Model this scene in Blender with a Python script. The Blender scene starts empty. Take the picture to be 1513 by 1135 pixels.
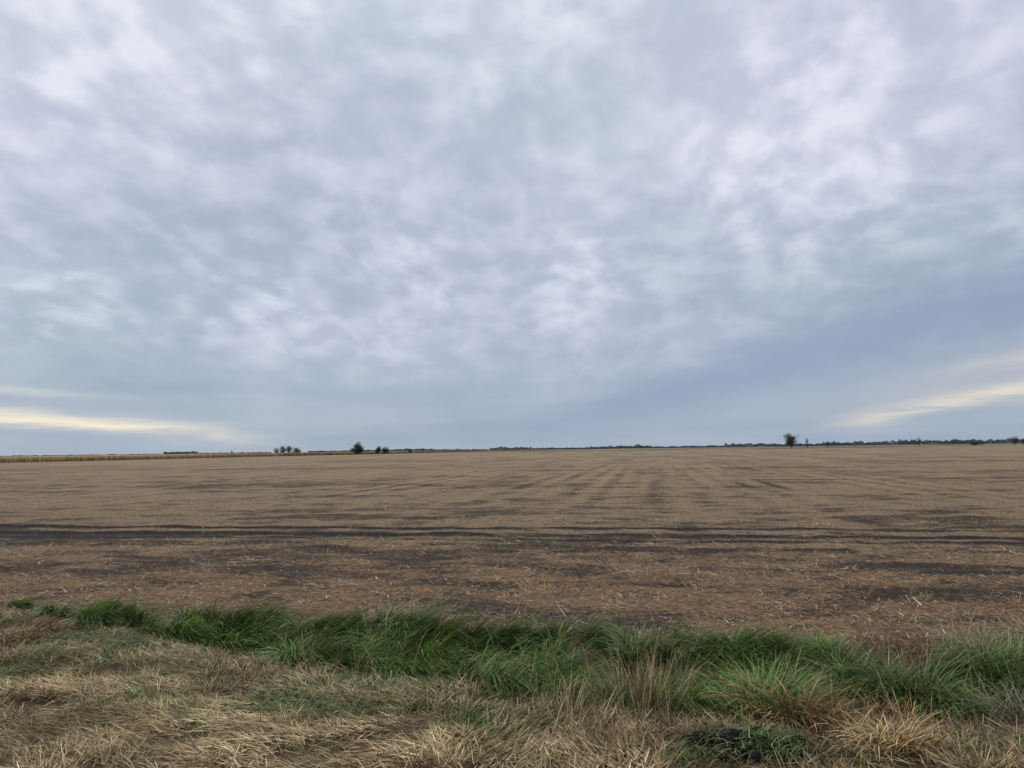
import bpy, math
import numpy as np
from mathutils import Matrix, Vector
rng = np.random.default_rng(7)
scene = bpy.context.scene
scene.view_settings.view_transform = 'Standard'
scene.view_settings.look = 'None'
scene.view_settings.exposure = 0

# ------------------------------------------------------------------ helpers
class NoiseField:
    def __init__(s, seed):
        s.g = np.random.default_rng(seed).random((256, 256))
    def __call__(s, x, y):
        xi = np.floor(x).astype(int); yi = np.floor(y).astype(int)
        fx = x - xi; fy = y - yi
        fx = fx*fx*(3-2*fx); fy = fy*fy*(3-2*fy)
        a = s.g[xi % 256, yi % 256]; b = s.g[(xi+1) % 256, yi % 256]
        c = s.g[xi % 256, (yi+1) % 256]; d = s.g[(xi+1) % 256, (yi+1) % 256]
        return (a*(1-fx)+b*fx)*(1-fy)+(c*(1-fx)+d*fx)*fy
N1, N2, N3, N4, N5 = [NoiseField(i) for i in range(5)]
def fbm(n, x, y, o=4):
    r = 0; a = .5; tot = 0
    for i in range(o):
        r = r + a*n(x+i*17.3, y+i*9.1); tot += a
        x = x*2.03; y = y*2.03; a *= .55
    return r/tot
def sstep(e0, e1, x):
    t = np.clip((x-e0)/(e1-e0), 0, 1); return t*t*(3-2*t)

CA, SA = math.cos(math.radians(10)), math.sin(math.radians(10))
def ST(x, y):              # s runs along the road, t away from it into the field
    return x*CA - y*SA, x*SA + y*CA
def XY(s, t):
    return s*CA + t*SA, -s*SA + t*CA

UPX = [-30, -9, -6.2, -2.6, 0, 2, 5.5, 12, 30]
UPY = [14, 11.0, 10.4, 9.5, 8.7, 8.0, 7.7, 6.6, 4]
LOX = [-30, -9, -6.5, -5, -2.6, -1, 0, 1, 2, 4.5, 12, 30]
LOY = [13.6, 10.7, 10.1, 9.3, 8.0, 7.0, 6.5, 6.0, 5.75, 5.6, 4.6, 2]
def yU(x): return np.interp(x, UPX, UPY)
def yL(x): return np.interp(x, LOX, LOY)
HX, HY = 1.48, 4.98        # heap of dark dug soil in the verge

def Z(x, y):
    s, t = ST(x, y)
    near = np.exp(-np.hypot(x, y)/60)
    z = -0.20*np.exp(-((y-(yU(x)*.4+yL(x)*.6))/0.7)**2)*sstep(-6.5, -2, x)
    z = z + 0.12*sstep(6.6, 4.4, t)
    z = z + near*(0.12*(fbm(N1, x*.7, y*.7, 3)-.5) + 0.05*(fbm(N2, x*3, y*3, 3)-.5))
    z = z + 0.35*sstep(40, 200, np.hypot(x, y))*(fbm(N3, x/90, y/90, 2)-.5)
    hp = np.exp(-(((x-HX)/.34)**2+((y-HY)/.26)**2))
    z = z + hp*(.07+.14*(fbm(N4, x*9, y*9, 3)-.4))
    return z

def make_mesh(name, V, F, col=None, mats=()):
    me = bpy.data.meshes.new(name)
    me.vertices.add(len(V)); me.vertices.foreach_set('co', np.asarray(V, np.float32).ravel())
    k = F.shape[1]
    me.loops.add(F.size); me.loops.foreach_set('vertex_index', F.astype(np.int32).ravel())
    me.polygons.add(len(F))
    me.polygons.foreach_set('loop_start', (np.arange(len(F))*k).astype(np.int32))
    me.polygons.foreach_set('loop_total', np.full(len(F), k, np.int32))
    me.update(calc_edges=True)
    if col is not None:
        a = me.color_attributes.new('Col', 'FLOAT_COLOR', 'POINT')
        c = np.ones((len(V), 4), np.float32); c[:, :3] = col
        a.data.foreach_set('color', c.ravel())
    for m in mats: me.materials.append(m)
    ob = bpy.data.objects.new(name, me)
    scene.collection.objects.link(ob)
    return ob

class NT:
    def __init__(s, tree): s.t = tree; s.n = tree.nodes; s.l = tree.links
    def put(s, sock, v):
        if v is None: return
        if isinstance(v, bpy.types.NodeSocket): s.l.new(v, sock)
        else:
            if sock.type == 'RGBA' and len(v) == 3: v = (*v, 1)
            sock.default_value = v
    def m(s, op, a, b=None, c=None, clamp=False):
        n = s.n.new('ShaderNodeMath'); n.operation = op; n.use_clamp = clamp
        s.put(n.inputs[0], a); s.put(n.inputs[1], b)
        if c is not None: s.put(n.inputs[2], c)
        return n.outputs[0]
    def add(s, a, b): return s.m('ADD', a, b)
    def sub(s, a, b): return s.m('SUBTRACT', a, b)
    def mul(s, a, b): return s.m('MULTIPLY', a, b)
    def div(s, a, b): return s.m('DIVIDE', a, b)
    def ss(s, e0, e1, x, lo=0., hi=1.):
        n = s.n.new('ShaderNodeMapRange'); n.interpolation_type = 'SMOOTHSTEP'
        s.put(n.inputs[0], x)
        if e0 < e1: n.inputs[1].default_value = e0; n.inputs[2].default_value = e1; n.inputs[3].default_value = lo; n.inputs[4].default_value = hi
        else: n.inputs[1].default_value = e1; n.inputs[2].default_value = e0; n.inputs[3].default_value = hi; n.inputs[4].default_value = lo
        return n.outputs[0]
    def gauss(s, x, c, w):
        d = s.div(s.sub(x, c), w); d2 = s.mul(s.mul(d, d), -1.)
        return s.m('EXPONENT', d2)
    def xyz(s, x=0., y=0., z=0.):
        n = s.n.new('ShaderNodeCombineXYZ'); s.put(n.inputs[0], x); s.put(n.inputs[1], y); s.put(n.inputs[2], z)
        return n.outputs[0]
    def noise(s, vec, scale, detail=4., rough=.55, dist=0.):
        n = s.n.new('ShaderNodeTexNoise'); s.put(n.inputs['Vector'], vec)
        n.inputs['Scale'].default_value = scale; n.inputs['Detail'].default_value = detail
        n.inputs['Roughness'].default_value = rough; n.inputs['Distortion'].default_value = dist
        return n.outputs[0]
    def mix(s, f, a, b, mode='MIX'):
        n = s.n.new('ShaderNodeMix'); n.data_type = 'RGBA'; n.blend_type = mode
        s.put(n.inputs[0], f); s.put(n.inputs[6], a); s.put(n.inputs[7], b)
        return n.outputs[2]

def new_mat(name):
    m = bpy.data.materials.new(name); m.use_nodes = True
    t = NT(m.node_tree)
    return m, t, m.node_tree.nodes['Principled BSDF'], m.node_tree.nodes['Material Output']

def attr_mat(name, rough=.75, transl=0.0, spec=.25):
    m, t, b, o = new_mat(name)
    a = t.n.new('ShaderNodeAttribute'); a.attribute_name = 'Col'
    t.l.new(a.outputs[0], b.inputs['Base Color'])
    b.inputs['Roughness'].default_value = rough
    b.inputs['Specular IOR Level'].default_value = spec
    if transl:
        tr = t.n.new('ShaderNodeBsdfTranslucent'); t.l.new(a.outputs[0], tr.inputs[0])
        mx = t.n.new('ShaderNodeMixShader'); mx.inputs[0].default_value = transl
        t.l.new(b.outputs[0], mx.inputs[1]); t.l.new(tr.outputs[0], mx.inputs[2])
        t.l.new(mx.outputs[0], o.inputs[0])
    return m

# ------------------------------------------------------------------ camera
cam = bpy.data.cameras.new('camera'); cam.sensor_width = 36; cam.lens = 27.03
cam.clip_end = 20000; cam.clip_start = .05
co = bpy.data.objects.new('camera', cam); scene.collection.objects.link(co)
co.matrix_world = (Matrix.Translation((0, 0, 2.0)) @ Matrix.Rotation(math.radians(90+4.86), 4, 'X')
                   @ Matrix.Rotation(-0.0136, 4, 'Z'))
scene.camera = co

# ------------------------------------------------------------------ sky
SUN_EL, SUN_AZ = math.radians(48), math.radians(-35)
w = bpy.data.worlds.new('World'); scene.world = w; w.use_nodes = True
t = NT(w.node_tree); bg = t.n['Background']
tc = t.n.new('ShaderNodeTexCoord'); sp = t.n.new('ShaderNodeSeparateXYZ'); t.l.new(tc.outputs['Generated'], sp.inputs[0])
dx, dy, dz = sp.outputs
dzc = t.m('MAXIMUM', dz, 0.0)
hyp = t.m('SQRT', t.add(t.mul(dx, dx), t.mul(dy, dy)))
az = t.m('ARCTAN2', dx, dy)
el = t.div(dz, t.m('MAXIMUM', hyp, .02))
den = t.add(dzc, .36)
px = t.div(dx, den); py = t.div(dy, den)
P = t.xyz(px, py, 0.)
wn = t.n.new('ShaderNodeTexNoise'); t.l.new(P, wn.inputs['Vector']); wn.inputs['Scale'].default_value = 2.6; wn.inputs['Detail'].default_value = 2
ws = t.n.new('ShaderNodeSeparateXYZ'); t.l.new(wn.outputs[1], ws.inputs[0])
qx = t.add(px, t.mul(t.sub(ws.outputs[0], .5), .13)); qy = t.add(py, t.mul(t.sub(ws.outputs[1], .5), .13))
a_ = math.radians(8)
rx = t.sub(t.mul(qx, math.cos(a_)), t.mul(qy, math.sin(a_)))
ry = t.add(t.mul(qx, math.sin(a_)), t.mul(qy, math.cos(a_)))
streak = t.noise(t.xyz(t.mul(rx, 4.4), t.mul(ry, 1.9), 3.1), 1., 3., .45, 0.)
mott = t.noise(t.xyz(t.mul(rx, 14.), t.mul(ry, 11.5), 7.7), 1., 5., .46, 0.)
big = t.noise(t.xyz(t.mul(px, 1.3), t.mul(py, 1.1), 1.3), 1., 2., .5, 0.)
soft = t.ss(.03, .18, el)
puff = t.sub(t.ss(.30, .74, mott), .45)
ampn = t.ss(.36, .60, streak, .6, 1.)
B = t.add(t.mul(t.sub(streak, .5), .85), t.mul(t.mul(t.mul(puff, .50), soft), ampn))
B = t.add(B, t.mul(t.sub(big, .5), .65))
B = t.add(B, t.ss(.0, .75, el, .32, .72))
def blob(azc, elc, wa, we, amp):
    return t.mul(t.mul(t.gauss(az, azc, wa), t.gauss(el, elc, we)), amp)
B = t.add(B, blob(-.28, .30, .20, .12, -.14))
B = t.add(B, blob(.18, .36, .20, .09, .20))
B = t.add(B, blob(-.08, .62, .30, .12, .12))
B = t.add(B, blob(.46, .62, .12, .12, -.14))
B = t.add(B, blob(-.55, .36, .16, .20, .12))
B = t.add(B, blob(-.05, .17, .40, .07, .10))
Bc = t.m('MINIMUM', t.m('MAXIMUM', B, 0.), 1.15)
cr = t.n.new('ShaderNodeValToRGB'); t.l.new(Bc, cr.inputs[0])
e = cr.color_ramp.elements
e[0].position = 0; e[0].color = (.350, .420, .525, 1)
e[1].position = 1; e[1].color = (.79, .82, .905, 1)
x = e.new(.35); x.color = (.460, .520, .630, 1)
x = e.new(.65); x.color = (.595, .640, .755, 1)
col = cr.outputs[0]
col = t.mix(t.ss(.40, .60, big), t.mix(1., col, (.985, 1.01, .995), 'MULTIPLY'), t.mix(1., col, (1.005, .99, 1.015), 'MULTIPLY'))
hz = t.ss(.18, .0, el)
wob = t.sub(t.noise(t.xyz(t.mul(az, 2.2), t.mul(el, 22.), 2.), 1., 4., .55, .3), .5)
hcol = t.mix(t.ss(-.18, .2, wob), (.300, .385, .510), (.410, .485, .580))
col = t.mix(t.mul(hz, .8), col, hcol)
# long slate-blue bank rising to the right
bl = t.add(.045, t.mul(t.sub(az, .10), .235))
bw = t.m('MAXIMUM', t.add(.026, t.mul(t.sub(az, .1), .050)), .02)
bd = t.div(t.sub(t.add(el, t.mul(wob, .05)), bl), bw)
band = t.mul(t.m('EXPONENT', t.mul(t.mul(bd, bd), -1.)), t.ss(-.15, .2, az))
col = t.mix(t.mul(band, .8), col, (.285, .355, .515))
bl2 = t.sub(bl, t.mul(bw, 1.75))
d_ = t.div(t.sub(t.add(el, t.mul(wob, .06)), bl2), t.mul(bw, .6))
g2 = t.mul(t.m('EXPONENT', t.mul(t.mul(d_, d_), -1.)), t.ss(.25, .6, az))
col = t.mix(t.mul(g2, .6), col, (.50, .51, .56))
# thin openings of warm light at the horizon
lw = t.noise(t.xyz(t.mul(az, 7.), t.mul(el, 60.), 5.), 1., 5., .6, .3)
lws = t.mul(t.sub(lw, .5), .026)
lel = t.add(.043, t.mul(t.add(az, .585), -.085))
g1 = t.mul(t.gauss(t.sub(t.add(el, lws), lel), 0., .0085), t.ss(-.26, -.48, az))
col = t.mix(t.m('MINIMUM', t.mul(g1, t.ss(.15, .6, lw, .55, 1.)), 1.), col, (.93, .85, .68))
g1b = t.mul(t.gauss(t.sub(t.add(el, lws), lel), .030, .005), t.ss(-.42, -.60, az))
col = t.mix(t.mul(g1b, .5), col, (.72, .71, .69))
rel = t.add(.029, t.mul(t.sub(az, .41), .17))
g3 = t.mul(t.gauss(t.sub(t.add(el, lws), rel), 0., .008), t.ss(.35, .50, az))
col = t.mix(t.mul(g3, t.ss(.3, .6, lw, .30, .9)), col, (.84, .76, .64))
g4 = t.mul(t.gauss(t.sub(t.add(el, t.mul(lws, 1.5)), rel), .034, .008), t.ss(.45, .62, az))
col = t.mix(t.mul(g4, .5), col, (.68, .66, .63))
sky = t.n.new('ShaderNodeTexSky'); sky.sky_type = 'NISHITA'; sky.sun_disc = False
sky.sun_elevation = SUN_EL; sky.sun_rotation = SUN_AZ
skyc = t.mix(1., sky.outputs[0], (.08, .08, .08), 'MULTIPLY')
col = t.mix(.95, skyc, col)
t.l.new(col, bg.inputs[0]); bg.inputs[1].default_value = 1.0

sun = bpy.data.lights.new('sun', 'SUN'); sun.energy = 1.5; sun.angle = math.radians(14); sun.color = (1, .93, .82)
so = bpy.data.objects.new('sun', sun); scene.collection.objects.link(so)
d = Vector((math.sin(SUN_AZ)*math.cos(SUN_EL), math.cos(SUN_AZ)*math.cos(SUN_EL), math.sin(SUN_EL)))
so.rotation_euler = d.to_track_quat('Z', 'Y').to_euler()

# ------------------------------------------------------------------ ground sheet
def graded(start, r, mn, end):
    v = [start]
    while v[-1] < end: v.append(v[-1] + max(mn, r*abs(v[-1])))
    return np.array(v)
ypos = graded(3.5, .0115, .05, 5000)
yy = np.concatenate([[-4000, -800, -200, -60, -25, -10, -5, -2, 0, 1, 2, 2.6, 3.1], ypos])
xp = graded(0, .02, .07, 5000)
xx = np.concatenate([-xp[::-1], xp[1:]])
X, Y = np.meshgrid(xx, yy)
Zg = Z(X, Y)
V = np.stack([X, Y, Zg], -1).reshape(-1, 3)
nx, ny = len(xx), len(yy)
i = (np.arange(ny-1)[:, None]*nx + np.arange(nx-1)[None]).ravel()
F = np.stack([i, i+1, i+nx+1, i+nx], 1)
xf, yf = V[:, 0], V[:, 1]
# wet bare patches: centre s, centre t, half-length, half-depth, strength
WET = [(1.2, 15.8, 2.8, .60, 1.0), (-1.2, 16.6, 1.6, .35, .8), (9.5, 15.0, 3.4, .50, .9), (-13.5, 17.2, 3.0, .5, .9), (-9.0, 22.5, 3.4, 1.1, 1.), (-5.5, 24.0, 2.0, .8, .7), (-13, 25, 2.5, .8, .7),
       (-4.5, 14.0, 1.4, .25, .8), (4.6, 13.2, 1.8, .35, .9), (-8.6, 13.6, 1.4, .3, .8), (12.5, 13.2, 2.6, .4, .8), (16., 18.5, 4., .6, .7), (15, 27, 3, 1.0, .6), (0.5, 11.6, .9, .2, .7),
       (5.5, 17.0, 2.2, .35, .8), (7.5, 11.4, 1.2, .22, .7), (-3.5, 11.2, .9, .16, .6),
       (-22, 45, 8, 2.5, .7), (30, 60, 10, 4, .6), (-50, 90, 16, 6, .7), (40, 95, 18, 6, .6), (-14, 33, 4, 1.3, .6), (-35, 140, 22, 8, .5), (70, 170, 30, 10, .5), (10, 75, 9, 3, .45)]
def wet(x, y):
    s, tt = ST(x, y); r = 0*s
    j = 1.5*(fbm(N2, s*.9, tt*1.8, 5)-.5)*2
    for a, b_, la, lb, k_ in WET:
        dd = np.sqrt(((s-a)/la)**2+((tt-b_)/lb)**2)+j
        r = np.maximum(r, k_*sstep(1.25, .35, dd))
    return r
def cover(x, y):
    s, tt = ST(x, y)
    a = fbm(N4, s/4.5, tt/2.0, 4)
    b = fbm(N5, s/24+9, tt/10+4, 3)
    c = fbm(N1, s/1.1, tt/.6+5, 3)
    v = .35*a + .20*b + .45*c
    return sstep(.28, .54, v)*(1-wet(x, y))
def verge(x, y):
    e = y - yU(x) - .25 + .5*(fbm(N2, x*1.5, y*1.5, 3)-.5)
    return sstep(.35, -.35, e)
cov = cover(xf, yf); vg = verge(xf, yf); wt_ = wet(xf, yf)
bank_shade = np.exp(-((yf-yL(xf)-.12)/.30)**2)*sstep(-3.2, -1.5, xf)*sstep(3, 1.5, xf)  # ditch shadow line painted as dark colour below the green strip
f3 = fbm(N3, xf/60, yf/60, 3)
ch3 = np.where(yf < 100, np.maximum(bank_shade*vg, wt_*(1-vg)), f3)
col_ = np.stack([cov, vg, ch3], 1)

gm, t, b, o = new_mat('stubble_field_soil')
geo = t.n.new('ShaderNodeNewGeometry'); sp = t.n.new('ShaderNodeSeparateXYZ'); t.l.new(geo.outputs['Position'], sp.inputs[0])
gx, gy = sp.outputs[0], sp.outputs[1]
S = t.sub(t.mul(gx, CA), t.mul(gy, SA)); T = t.add(t.mul(gx, SA), t.mul(gy, CA))
PP = t.xyz(gx, gy, 0.)
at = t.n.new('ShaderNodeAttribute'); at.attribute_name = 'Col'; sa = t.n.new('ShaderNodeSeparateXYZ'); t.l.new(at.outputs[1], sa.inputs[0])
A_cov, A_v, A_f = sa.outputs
fine = t.noise(PP, 38., 4., .7)
fine2 = t.noise(t.xyz(t.mul(S, 9.), t.mul(T, 12.), 0.), 1., 6., .80, .4)
mid = t.noise(t.xyz(t.mul(S, 1.4), t.mul(T, 2.2), 0.), 1., 8., .78, .3)
wobT = t.mul(t.sub(t.noise(t.xyz(t.mul(S, .16), 0., 0.), 1., 3.), .5), 1.0)
Tw = t.add(T, wobT)
brk = t.noise(t.xyz(t.mul(S, .38), t.mul(T, 1.8), 4.), 1., 6., .70)
rown = t.noise(t.xyz(t.mul(S, 1.1), t.mul(T, .07), 6.), 1., 5., .70)
rowf = t.noise(t.xyz(t.mul(S, .16), t.mul(T, .016), 2.), 1., 4., .6)
rowp = t.m('SINE', t.mul(t.add(S, t.mul(rown, .5)), 2*math.pi/1.52))
rows = t.mul(t.mul(rowp, t.ss(.42, .60, rowf, .02, .22)), t.mul(t.ss(16., 35., T), t.ss(120., 50., T)))
rowb = t.add(t.mul(t.sub(rown, .5), t.mul(t.ss(18., 40., T, .2, 1.05), t.ss(300., 80., T))), t.mul(t.sub(rowf, .5), t.ss(25., 80., T, 0., .9)))
c = t.add(t.add(t.mul(A_cov, .66), t.mul(t.sub(mid, .5), 2.3)), t.add(rows, rowb))
c = t.add(c, t.add(t.mul(t.sub(fine2, .5), 2.2), t.mul(t.sub(fine, .5), 1.2)))
c = t.add(c, .08)
def trk(pos, wd, amp, lo=.40, hi=.55):
    return t.mul(t.gauss(Tw, pos, wd), t.mul(t.ss(lo, hi, brk), amp))
tr = t.add(t.add(trk(19.5, .22, 1.5, .40, .55), trk(18.0, .30, 1.9, .34, .54)), t.add(trk(17.0, .22, 1.5, .42, .56), trk(15.8, .45, 1.1, .46, .60)))
tr = t.add(tr, trk(13.2, .30, .7, .50, .62))
tl = t.mul(t.mul(t.add(t.gauss(Tw, 19.5, .26), t.gauss(Tw, 17.9, .36)), t.ss(-2.5, -6.5, S, 0., 1.7)), t.ss(.30, .48, brk, .45, 1.))
tr = t.m('MINIMUM', t.add(tr, tl), 2.2)
tr2 = t.mul(t.mul(t.gauss(t.add(S, t.mul(t.sub(brk, .5), 2.2)), 0.2, .32), t.mul(t.ss(22., 30., T), t.ss(90., 40., T))), t.ss(.42, .60, mid, .05, .65))
tr3 = t.mul(t.mul(t.gauss(S, 5.6, 1.2), t.gauss(T, 42., 6.)), t.ss(.1, .9, rowp, 0., .8))
c = t.sub(c, t.add(tr, t.add(tr2, tr3)))
cs = t.ss(.0, .90, c)
straw = t.mix(t.ss(.35, .7, fine2), (.235, .166, .103), (.50, .392, .262))
straw = t.mix(t.ss(.3, .7, mid), straw, t.mix(1., straw, (1.03, .92, .78), 'MULTIPLY'))
nearf = t.ss(19., 11., T, 0., 1.)
straw = t.mix(nearf, straw, t.mix(1., straw, (.96, .87, .83), 'MULTIPLY'))
soil = t.mix(fine, (.030, .025, .022), (.105, .082, .066))
fcol = t.mix(cs, soil, straw)
farc = t.mix(t.ss(.35, .65, rowf), (.220, .162, .105), (.325, .248, .162))
fcol = t.mix(t.ss(45., 200., T, 0., .55), fcol, farc)
wetm = t.m('MINIMUM', t.mul(t.ss(.6, 1.8, tr), t.ss(.9, .2, c)), 1.)
fcol = t.mix(t.mul(wetm, .8), fcol, (.024, .021, .020))
far2 = t.mix(t.ss(.4, .6, A_f), (.10, .085, .075), (.30, .235, .16))
fcol = t.mix(t.ss(520., 560., T), fcol, far2)
vs = t.mix(t.ss(.35, .65, fine2), (.085, .058, .032), (.32, .23, .13))
vs = t.mix(t.ss(.5, .7, mid), vs, t.mix(1., vs, (.6, .7, .5), 'MULTIPLY'))
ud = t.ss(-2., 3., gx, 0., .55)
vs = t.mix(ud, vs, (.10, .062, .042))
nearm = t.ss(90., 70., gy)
vs = t.mix(t.mul(t.mul(A_f, nearm), .9), vs, (.022, .018, .013))  # painted ditch shade darkens the verge colour
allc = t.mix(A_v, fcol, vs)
hole = t.mul(t.gauss(gx, HX, .42), t.gauss(gy, HY, .34))
allc = t.mix(t.ss(.25, .5, t.add(hole, t.mul(t.sub(fine2, .5), .4))), allc, (.012, .010, .009))
t.l.new(allc, b.inputs['Base Color']); b.inputs['Roughness'].default_value = .95; b.inputs['Specular IOR Level'].default_value = .1
bp = t.n.new('ShaderNodeBump'); bp.inputs['Strength'].default_value = 1.; bp.inputs['Distance'].default_value = .08
t.l.new(t.add(t.add(fine2, t.mul(fine, .4)), t.add(t.mul(mid, .8), t.mul(tr, -.5))), bp.inputs['Height']); t.l.new(bp.outputs[0], b.inputs['Normal'])
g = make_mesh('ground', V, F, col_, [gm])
g.data.shade_smooth()

# ------------------------------------------------------------------ blades
def blades(x, y, az, lean, bend, L, W, col, nseg=3, tipcol=1.25, lift=0., roll=None, z=None, rootcol=.55):
    n = len(x)
    dirx, diry = np.sin(az), np.cos(az)
    pos = np.stack([x, y, (Z(x, y) if z is None else z) + lift], 1)
    z0 = pos[:, 2].copy()
    if roll is None: roll = rng.uniform(-.9, .9, n)
    wx, wy = np.cos(az+roll), -np.sin(az+roll)
    out = np.zeros((n, nseg+1, 2, 3)); cc = np.zeros((n, nseg+1, 2, 3))
    for k in range(nseg+1):
        f = k/nseg
        ww = W*.5*(1-.85*f**1.6)
        out[:, k, 0] = pos + np.stack([wx*ww, wy*ww, ww*.2], 1)
        out[:, k, 1] = pos - np.stack([wx*ww, wy*ww, ww*.2], 1)
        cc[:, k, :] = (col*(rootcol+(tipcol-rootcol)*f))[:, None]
        th = lean + bend*(k+.5)/nseg
        st = L/nseg
        pos = pos + np.stack([dirx*np.sin(th)*st, diry*np.sin(th)*st, np.cos(th)*st], 1)
        pos[:, 2] = np.maximum(pos[:, 2], z0+.004)
    V = out.reshape(-1, 3); C = cc.reshape(-1, 3)
    base = (np.arange(n)*(nseg+1)*2)[:, None] + (np.arange(nseg)*2)[None]
    base = base.ravel()
    F = np.stack([base, base+1, base+3, base+2], 1)
    return V, F, C
def join(parts):
    Vs, Fs, Cs = [], [], []; off = 0
    for V, F, C in parts:
        Vs.append(V); Fs.append(F+off); Cs.append(C); off += len(V)
    return np.concatenate(Vs), np.concatenate(Fs), np.concatenate(Cs)
def palette(n, cols, p, var=.18):
    cols = np.array(cols); i = rng.choice(len(cols), n, p=p)
    return cols[i]*(1+var*rng.standard_normal((n, 1))).clip(.5, 1.6)
GREENS = [(.050, .110, .020), (.095, .185, .033), (.160, .275, .055), (.26, .36, .11), (.44, .37, .18)]
STRAWS = [(.44, .32, .165), (.60, .465, .265), (.29, .19, .090), (.74, .61, .39), (.15, .095, .05)]
m_green = attr_mat('green_grass_blades', .5, .25, .4)
m_straw = attr_mat('dry_straw_blades', .75, 0., .2)
m_res = attr_mat('crop_residue', .85, 0, .15)

def tufts(cx, cy, size, per, cols, p, comb=(.55, -.35), Lr=(.7, 1.2), droop=(1.0, 2.0), spread=.55, lean=(.1, .9), fan=.8, width=(.004, .008), tip=1.3, root=.5, tv=.3):
    n = len(cx); idx = np.repeat(np.arange(n), per); m = len(idx)
    r = np.abs(rng.standard_normal(m))*spread*size[idx]*.35
    a = rng.uniform(0, 2*np.pi, m)
    x = cx[idx]+r*np.cos(a); y = cy[idx]+r*np.sin(a)
    c0 = np.broadcast_to(np.asarray(comb[0], float), (n,))[idx]; c1 = np.broadcast_to(np.asarray(comb[1], float), (n,))[idx]
    ddx = np.cos(a)*fan+c0+.3*rng.standard_normal(m); ddy = np.sin(a)*fan+c1+.3*rng.standard_normal(m)
    azm = np.arctan2(ddx, ddy)
    L = size[idx]*rng.uniform(*Lr, m)
    c = palette(m, cols, p)*(rng.uniform(1-tv, 1+tv, n)[idx])[:, None]
    return blades(x, y, azm, rng.uniform(*lean, m), rng.uniform(*droop, m), L, rng.uniform(*width, m), c, 4, tip, rootcol=root)
# green strip: overlapping wind-laid tussocks with gaps between them
n = 1500
x = rng.uniform(-9, 11, n); f = rng.random(n)
y = yL(x)+.1+f*(yU(x)-yL(x)-.1)
gap = sstep(.39, .52, fbm(N4, x*1.9+7, y*2.3, 3))
dens = np.where(x < .8, .22+.78*gap, gap*sstep(.48, .56, fbm(N2, x*1.0+3, y*1.2, 2)))
dens = dens*sstep(-7.0, -4.8, x)
k = rng.random(n) < dens*np.clip(yU(x)-yL(x), .25, 1.8)/1.8
x, y = x[k], y[k]
fl = 2*np.pi*fbm(N5, x*.8, y*.8, 2)
c0 = 1.1+.9*np.cos(fl*2); c1 = -.85+.9*np.sin(fl*2)
GP = [.24, .30, .26, .12, .08]
sz = rng.uniform(.22, .58, len(x))*np.interp(x, [-6, -3, 0], [.7, .85, 1])
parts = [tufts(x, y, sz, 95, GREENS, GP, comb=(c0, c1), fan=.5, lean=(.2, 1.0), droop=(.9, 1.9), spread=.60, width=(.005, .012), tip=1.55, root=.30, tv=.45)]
bigs = np.array([(2.0, 6.2, .60), (2.15, 6.35, .52), (3.37, 6.55, .50), (3.2, 6.7, .44), (2.77, 6.95, .48), (4.23, 7.0, .50), (4.45, 6.8, .44),
                 (2.0, 7.6, .44), (1.17, 7.7, .44), (1.5, 6.9, .42), (4.9, 7.2, .48), (5.6, 6.8, .5), (.4, 7.4, .46), (1.75, 5.95, .48), (2.9, 7.5, .32)])
bigs = np.repeat(bigs, 3, 0); bigs[:, :2] += .09*rng.standard_normal((len(bigs), 2))
nb = len(bigs)
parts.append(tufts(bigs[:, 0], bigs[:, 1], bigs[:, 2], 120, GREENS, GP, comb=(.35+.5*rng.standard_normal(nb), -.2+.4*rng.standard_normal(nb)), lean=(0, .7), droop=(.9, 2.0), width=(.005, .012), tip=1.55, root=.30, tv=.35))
n = 11000
x = rng.uniform(-7.5, 7, n); y = yL(x) - rng.uniform(-.3, 2.2, n)
k = rng.random(n) < sstep(.44, .58, fbm(N3, x*1.3, y*1.6, 3))*np.where(x < 1, 1, .5)*sstep(-8, -6, x)
x, y = x[k], y[k]
parts.append(tufts(x, y, rng.uniform(.07, .20, len(x)), 12, GREENS, [.2, .3, .22, .13, .15], spread=1.2, lean=(.4, 1.2)))
Vv, Ff, Cc = join(parts)
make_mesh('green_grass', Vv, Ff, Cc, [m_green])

# mown dry grass mat
n = 210000
y = 3.4 + (rng.random(n)**.8)*7.2; x = rng.uniform(-1, 1, n)*(y*.85+2)
e = yL(x)-y
cl = fbm(N5, x*2.2, y*2.8, 3)
k = (e > -.05) & (rng.random(n) < .20+.80*sstep(.34, .55, cl)) & (rng.random(n) < np.where(x > .9, .5, 1.)) \
    & (((x-HX)/.42)**2+((y-HY)/.32)**2 > 1)
k &= rng.random(n) < sstep(-.2, 1.0, e)*.75+.25
x, y, e, cl = x[k], y[k], e[k], cl[k]; m = len(x)
flow = 2*np.pi*fbm(N1, x*.8, y*.8, 2)*1.6
azm = flow + rng.normal(0, .8, m)
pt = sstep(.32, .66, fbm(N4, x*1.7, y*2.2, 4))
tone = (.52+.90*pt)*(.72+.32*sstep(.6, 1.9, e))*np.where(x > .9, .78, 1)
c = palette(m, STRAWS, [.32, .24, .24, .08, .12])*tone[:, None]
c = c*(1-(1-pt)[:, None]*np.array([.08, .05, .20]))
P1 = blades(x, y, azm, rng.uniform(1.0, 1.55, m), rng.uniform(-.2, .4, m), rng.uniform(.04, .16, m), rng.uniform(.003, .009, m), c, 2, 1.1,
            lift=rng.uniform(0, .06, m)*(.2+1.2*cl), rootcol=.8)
n = 4200
y = 3.4 + rng.random(n)*6.2; x = rng.uniform(-1, 1, n)*(y*.85+2)
k = (yL(x)-y > 0) & (rng.random(n) < sstep(.43, .62, fbm(N2, x*1.9, y*2.3, 3))) & (((x-HX)/.5)**2+((y-HY)/.4)**2 > 1)
x, y = x[k], y[k]
fl = 2*np.pi*fbm(N5, x*.7, y*.7, 2)*2
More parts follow.
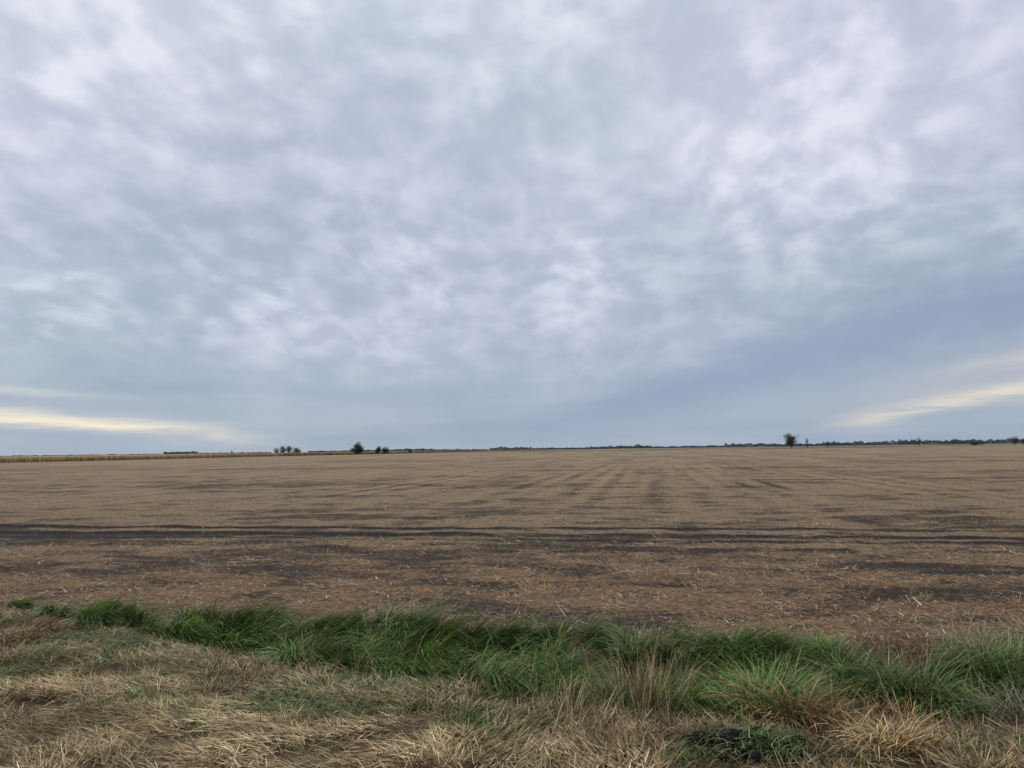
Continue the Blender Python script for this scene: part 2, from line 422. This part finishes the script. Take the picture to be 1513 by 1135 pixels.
P2 = tufts(x, y, rng.uniform(.06, .18, len(x)), 26, STRAWS, [.3, .24, .26, .08, .12], comb=(np.cos(fl)*.7, np.sin(fl)*.7), lean=(.3, 1.3), droop=(.1, .9), spread=1.4, tv=.45, root=.35)
Vv, Ff, Cc = join([P1, P2])
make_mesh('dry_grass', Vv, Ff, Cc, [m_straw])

# brown dead-stem litter between the tussocks on the right
n = 22000
x = rng.uniform(.3, 8, n); y = rng.uniform(4.6, 8.6, n)
k = (y > yL(x)-.9) & (y < yU(x)+.3); x, y = x[k], y[k]; m = len(x)
c = palette(m, [(.26, .165, .10), (.17, .10, .065), (.38, .26, .16), (.09, .055, .04)], [.35, .3, .2, .15])
V_, F_, C_ = blades(x, y, rng.uniform(0, 6.28, m), rng.uniform(.6, 1.5, m), rng.uniform(-.2, .5, m), rng.uniform(.05, .2, m), rng.uniform(.003, .009, m), c, 2, 1.0, rootcol=.8)
make_mesh('dead_stem_litter', V_, F_, C_, [m_straw])

def bunch(pts, size, per, cols, p, **kw):
    pts = np.array(pts, float)
    V_, F_, C_ = tufts(pts[:, 0], pts[:, 1], size*rng.uniform(.75, 1.15, len(pts)), per, cols, p, **kw)
    return make_mesh('tall_dry_grass', V_, F_, C_, [m_straw])
def around(cx, cy, r, n): return np.stack([cx+r*rng.standard_normal(n), cy+r*rng.standard_normal(n)], 1)
OCH = [(.46, .28, .115), (.58, .41, .18), (.31, .165, .07), (.22, .18, .065), (.66, .51, .27)]
SG = STRAWS+[(.13, .19, .05)]
bunch(around(1.0, 5.95, .18, 9), .50, 30, SG, [.28, .22, .2, .1, .08, .12], comb=(.05, 0), lean=(0, .45), droop=(.1, .9), spread=.9)
bunch(around(.5, 5.7, .22, 8), .30, 26, SG, [.28, .22, .2, .1, .08, .12], comb=(.2, 0), lean=(0, .7), droop=(.1, .9), spread=.9)
bunch(around(-.6, 6.3, .3, 9), .20, 24, SG, [.28, .22, .2, .1, .08, .12], comb=(.6, -.3), lean=(.3, 1.0), droop=(.1, .9), spread=1.2)
bunch(around(1.97, 5.6, .15, 10), .46, 30, OCH, [.3, .12, .35, .18, .05], comb=(.15, -.1), lean=(0, .6), droop=(.8, 2.2), spread=.9, width=(.006, .016), root=.35)
bunch(around(2.36, 5.05, .14, 9), .36, 32, OCH, [.25, .35, .1, .05, .25], comb=(.25, -.2), lean=(.2, .9), droop=(1.0, 2.2), spread=.9, width=(.006, .014), root=.35)
bunch(around(3.75, 5.9, .2, 8), .42, 35, [(.24, .22, .15), (.36, .32, .22), (.1, .12, .05)], [.4, .3, .3], comb=(-.1, -.1), lean=(0, .6), droop=(.4, 1.5), spread=1.0)
bunch(around(4.5, 7.1, .18, 7), .48, 35, [(.36, .30, .18), (.46, .38, .24), (.12, .14, .06)], [.4, .3, .3], comb=(.1, 0), lean=(0, .5), droop=(.2, 1.0), spread=1.0)
bunch(around(2.9, 6.1, .3, 8), .26, 26, OCH, [.3, .15, .35, .1, .1], comb=(.1, 0), lean=(.2, .9), droop=(.2, 1.4), spread=1.0)
n = 1300
x = rng.uniform(-2.5, 7, n); y = rng.uniform(yL(x)-.5, yU(x)+.3)
V_, F_, C_ = blades(x, y, rng.uniform(0, 6.28, n), rng.uniform(0, .9, n), rng.uniform(0, .9, n), rng.uniform(.15, .48, n), rng.uniform(.003, .007, n),
                    palette(n, STRAWS, [.3, .3, .2, .15, .05]), 4, 1.0)
make_mesh('dead_grass_stalks', V_, F_, C_, [m_straw])

parts = []
def clod(cx, cy, cz, r):
    u, v = np.meshgrid(np.linspace(0, 2*np.pi, 13)[:-1], np.linspace(.02, np.pi-.02, 8))
    rr = r*(1+.9*(N1(np.cos(u)*np.sin(v)*2.2+cx*50, np.sin(u)*np.sin(v)*2.2+cy*50+np.cos(v)*2)-.5)*2)
    V = np.stack([cx+rr*np.cos(u)*np.sin(v), cy+rr*np.sin(u)*np.sin(v), cz+.55*rr*np.cos(v)], -1).reshape(-1, 3)
    F = []
    for a in range(7):
        for b_ in range(12): F.append((a*12+b_, a*12+(b_+1) % 12, (a+1)*12+(b_+1) % 12, (a+1)*12+b_))
    return V, np.array(F), np.full((len(V), 3), .012)*rng.uniform(.7, 1.6)
for q in range(360):
    a = rng.uniform(0, 6.28); r_ = .40*math.sqrt(rng.random()); cx = HX+1.05*r_*math.cos(a); cy = HY+.85*r_*math.sin(a)
    r = .006+.034*rng.random()**2.5
    parts.append(clod(cx, cy, float(Z(np.array(cx), np.array(cy)))+r*.1, r))
Vv, Ff, Cc = join(parts)
make_mesh('soil_clods', Vv, Ff, Cc, [m_res])

# crop residue on the field
RES = [(.43, .32, .205), (.58, .47, .325), (.28, .178, .11), (.17, .108, .068), (.76, .68, .55)]
def residue(n, y0, y1, Lr, Wr, pw, pp=(.33, .20, .24, .17, .06)):
    y = y0 + (rng.random(n)**pw)*(y1-y0); x = rng.uniform(-1, 1, n)*(y*.80+3)
    s, tt = ST(x, y)
    k = (y > yU(x)-.2) & (rng.random(n) < .12+.88*cover(x, y)) & (rng.random(n) < .25+.75*sstep(.3, .5, fbm(N1, x*2, y*2.5, 3)))
    for tp, wd in ((19.5, .5), (18.0, .6), (17.0, .3)):
        k &= ~((np.abs(tt-tp) < wd) & (rng.random(n) < .85))
    x, y = x[k], y[k]; m = len(x)
    c = palette(m, RES, list(pp), .28)
    tone = (.70+.5*fbm(N3, x*.9, y*1.2, 3))
    c = c*tone[:, None]; nr = sstep(19, 11, y)[:, None]
    c = c*(1-nr*np.array([.02, .10, .12]))
    return blades(x, y, rng.uniform(0, 6.28, m), rng.uniform(1.1, 1.57, m), rng.uniform(-.1, .3, m), rng.uniform(*Lr, m)*rng.uniform(.4, 1, m),
                  rng.uniform(*Wr, m), c, 1, 1.0, lift=rng.uniform(.002, .03, m), rootcol=.9)
Vv, Ff, Cc = join([residue(170000, 7.2, 18, (.04, .16), (.003, .012), 1.0), residue(60000, 16, 40, (.06, .16), (.006, .014), .9),
                   residue(3500, 7.4, 20, (.12, .30), (.010, .020), 1.0, (.2, .3, .1, .1, .3))])
make_mesh('crop_residue', Vv, Ff, Cc, [m_res])
n = 420
y = 8.5 + rng.random(n)**1.2*14; x = rng.uniform(-1, 1, n)*(y*.8+2)
k = (y > yU(x)+.4) & (fbm(N4, x*.5, y*.7, 2) > .48); x, y = x[k], y[k]
V_, F_, C_ = tufts(x, y, rng.uniform(.10, .26, len(x)), 26, OCH, [.35, .2, .3, .05, .1], comb=(.3, 0), lean=(.8, 1.4), droop=(.1, .4), spread=2.4)
make_mesh('field_weeds', V_, F_, C_, [m_straw])

# ------------------------------------------------------------------ standing corn beyond the field's left edge
n = 60000
s_ = -200 - rng.exponential(5, n); t_ = 20 + rng.random(n)**1.4*1500
x, y = XY(s_, t_); m = n
hv = 1.75 + .18*rng.standard_normal(m)*.6 + .25*(fbm(N1, t_/40, s_/40, 2)-.5)
c = palette(m, [(.46, .31, .145), (.37, .24, .115), (.54, .39, .21), (.25, .16, .08)], [.4, .3, .2, .1], .12)
wd = np.where(t_ > 400, 1.2, .35)*rng.uniform(.5, 1.2, m)
P1 = blades(x, y, rng.uniform(0, 6.28, m), rng.uniform(0, .15, m), rng.uniform(0, .3, m), hv, wd*.6, c, 2, 1.2)
ss_, tt_ = np.meshgrid(-200.5-np.array([0, 1, 3, 8, 30, 120, 500.]), np.linspace(20, 1520, 400))
x, y = XY(ss_, tt_)
z = Z(x, y)+1.45+.25*rng.random(x.shape); z[:, 0] = Z(x, y)[:, 0]
Vt = np.stack([x, y, z], -1).reshape(-1, 3)
i = (np.arange(399)[:, None]*7+np.arange(6)[None]).ravel()
Ft = np.stack([i, i+1, i+8, i+7], 1)
Vv, Ff, Cc = join([P1, (Vt, Ft, np.tile((.34, .23, .115), (len(Vt), 1)))])
make_mesh('corn_field', Vv, Ff, Cc, [m_straw])

# ------------------------------------------------------------------ trees
m_leaf = attr_mat('tree_foliage', .8, .15, .2)
def tube(p0, p1, r0, r1, col, k=6):
    p0 = np.array(p0, float); p1 = np.array(p1, float); d = p1-p0; d /= np.linalg.norm(d)+1e-9
    a = np.cross(d, [.3, .9, .1]); a /= np.linalg.norm(a); b_ = np.cross(d, a)
    an = np.arange(k)*2*np.pi/k
    ring = np.cos(an)[:, None]*a+np.sin(an)[:, None]*b_
    V = np.concatenate([p0+ring*r0, p1+ring*r1]); j = np.arange(k)
    F = np.stack([j, (j+1) % k, (j+1) % k+k, j+k], 1)
    return V, F, np.tile(col, (2*k, 1))
def leafquads(cen, size, col):
    n = len(cen)
    a = rng.standard_normal((n, 3)); a /= np.linalg.norm(a, axis=1)[:, None]
    b_ = np.cross(a, rng.standard_normal((n, 3))); b_ /= np.linalg.norm(b_, axis=1)[:, None]
    sz = (size*rng.uniform(.5, 1.2, n))[:, None]
    V = np.stack([cen-a*sz, cen-b_*sz*.6, cen+a*sz, cen+b_*sz*.6], 1).reshape(-1, 3)
    i = np.arange(n)*4
    return V, np.stack([i, i+1, i+2, i+3], 1), np.repeat(col, 4, 0)
def tree(az_t, D, h, wdt, leaves=1800, col=(.055, .065, .035), low=.10, leaf=.22):
    x0, y0 = az_t*D, D; z0 = float(Z(np.array(x0), np.array(y0)))
    bark = (.08, .07, .065); parts = []
    tips = []
    top = np.array([x0, y0, z0+h*.55])
    parts.append(tube((x0, y0, z0-.2), top, h*.032, h*.015, bark))
    for q in range(20):
        a = rng.uniform(0, 6.28); f = rng.uniform(.12, 1.0)
        p0 = np.array([x0, y0, z0+h*.55*f]); r = wdt*.5*rng.uniform(.30, .92)*(1-.30*f)
        p1 = np.array([x0+r*math.cos(a), y0+r*math.sin(a), z0+h*(low+.1+(.82-low)*f*rng.uniform(.70, 1.05))])
        p1[2] = min(p1[2], z0+h*.95)
        parts.append(tube(p0, p1, h*.012, h*.004, bark, 4)); tips += [p1, (p0+p1)/2+rng.standard_normal(3)*.3]
        for u in range(3):
            p2 = p1+rng.standard_normal(3)*np.array([wdt*.08, wdt*.08, h*.07]); parts.append(tube((p0+p1*2)/3, p2, h*.005, h*.002, bark, 3)); tips.append(p2)
    tips.append(np.array([x0, y0, z0+h*.9]))
    tips = np.array(tips)
    if leaves:
        i = rng.integers(0, len(tips), leaves); sh = rng.uniform(.6, 1.5, len(tips))
        cen = tips[i]+rng.standard_normal((leaves, 3))*np.array([wdt*.075, wdt*.075, h*.065])
        cen[:, 2] = np.maximum(cen[:, 2], z0+h*low*.6)
        c = np.array(col)[None]*(sh[i]*rng.uniform(.7, 1.3, leaves))[:, None]
        parts.append(leafquads(cen, np.full(leaves, leaf), c))
    Vv, Ff, Cc = join(parts)
    return make_mesh('tree', Vv, Ff, Cc, [m_leaf])
def tb(px): return (px-756.5)/1136.
for px_, D, h, wd_, lv, c_ in [
    (409, 620, 5.6, 6, 900, (.06, .064, .05)), (418, 640, 7.8, 7, 1800, (.058, .062, .048)), (427, 625, 7.0, 7, 1800, (.06, .064, .048)), (438, 630, 6.0, 8, 2000, (.056, .062, .046)),
    (527, 480, 7.2, 8.2, 5500, (.055, .070, .042)), (559, 560, 5.6, 5, 2400, (.062, .075, .05)), (568, 560, 5.2, 6, 2800, (.062, .075, .05)), (605, 600, 3.6, 4, 700, (.07, .08, .07)),
    (1167, 500, 9.6, 9.6, 6500, (.105, .105, .05)), (1190, 520, 7.0, 4, 200, (.14, .14, .11)), (1220, 540, 5.0, 4, 160, (.14, .14, .11)),
    (1355, 700, 8.5, 6, 240, (.16, .16, .14)), (1438, 620, 4.6, 12, 3200, (.09, .095, .08)), (1495, 600, 7.8, 7, 1500, (.09, .095, .08)), (1508, 620, 5.6, 9, 2000, (.08, .09, .08)),
    (343, 900, 6, 4, 250, (.10, .11, .11))]:
    tree(tb(px_), D, h, wd_, lv, c_)

D = 2300.; cen = []; cl_ = []
segs = [(-600, 20, 2.0), (20, 240, 2.2), (242, 292, 5.5), (292, 400, 2.5), (455, 515, 3.5), (515, 590, 4.5), (590, 640, 5), (640, 720, 3), (722, 784, 6), (784, 870, 3.5),
        (870, 960, 5), (935, 945, 7), (960, 1068, 3.5), (1068, 1135, 7), (1135, 1260, 5), (1210, 1290, 7), (1290, 1420, 7.5), (1325, 1350, 9), (1400, 1560, 8), (1560, 2300, 6)]
for a0, a1, hp in segs:
    n = int((a1-a0)*34+60)
    u = rng.uniform(a0, a1, n); hh = hp*(D/1136)*(.45+1.1*fbm(N3, u/5, u*0+hp, 3))*.66
    dd = D+rng.uniform(-60, 60, n)
    z = hh*rng.random(n)**.9*1.08-.6
    cen.append(np.stack([tb(u)*dd, dd, z], 1)); cl_.append(np.array((.10, .125, .14))[None]*rng.uniform(.75, 1.3, n)[:, None])  # blue-grey distance haze painted into the foliage colour
cen = np.concatenate(cen); cl_ = np.concatenate(cl_)
V_, F_, C_ = leafquads(cen, np.full(len(cen), 2.0), cl_)
make_mesh('distant_treeline', V_, F_, C_, [m_leaf])
print('done')
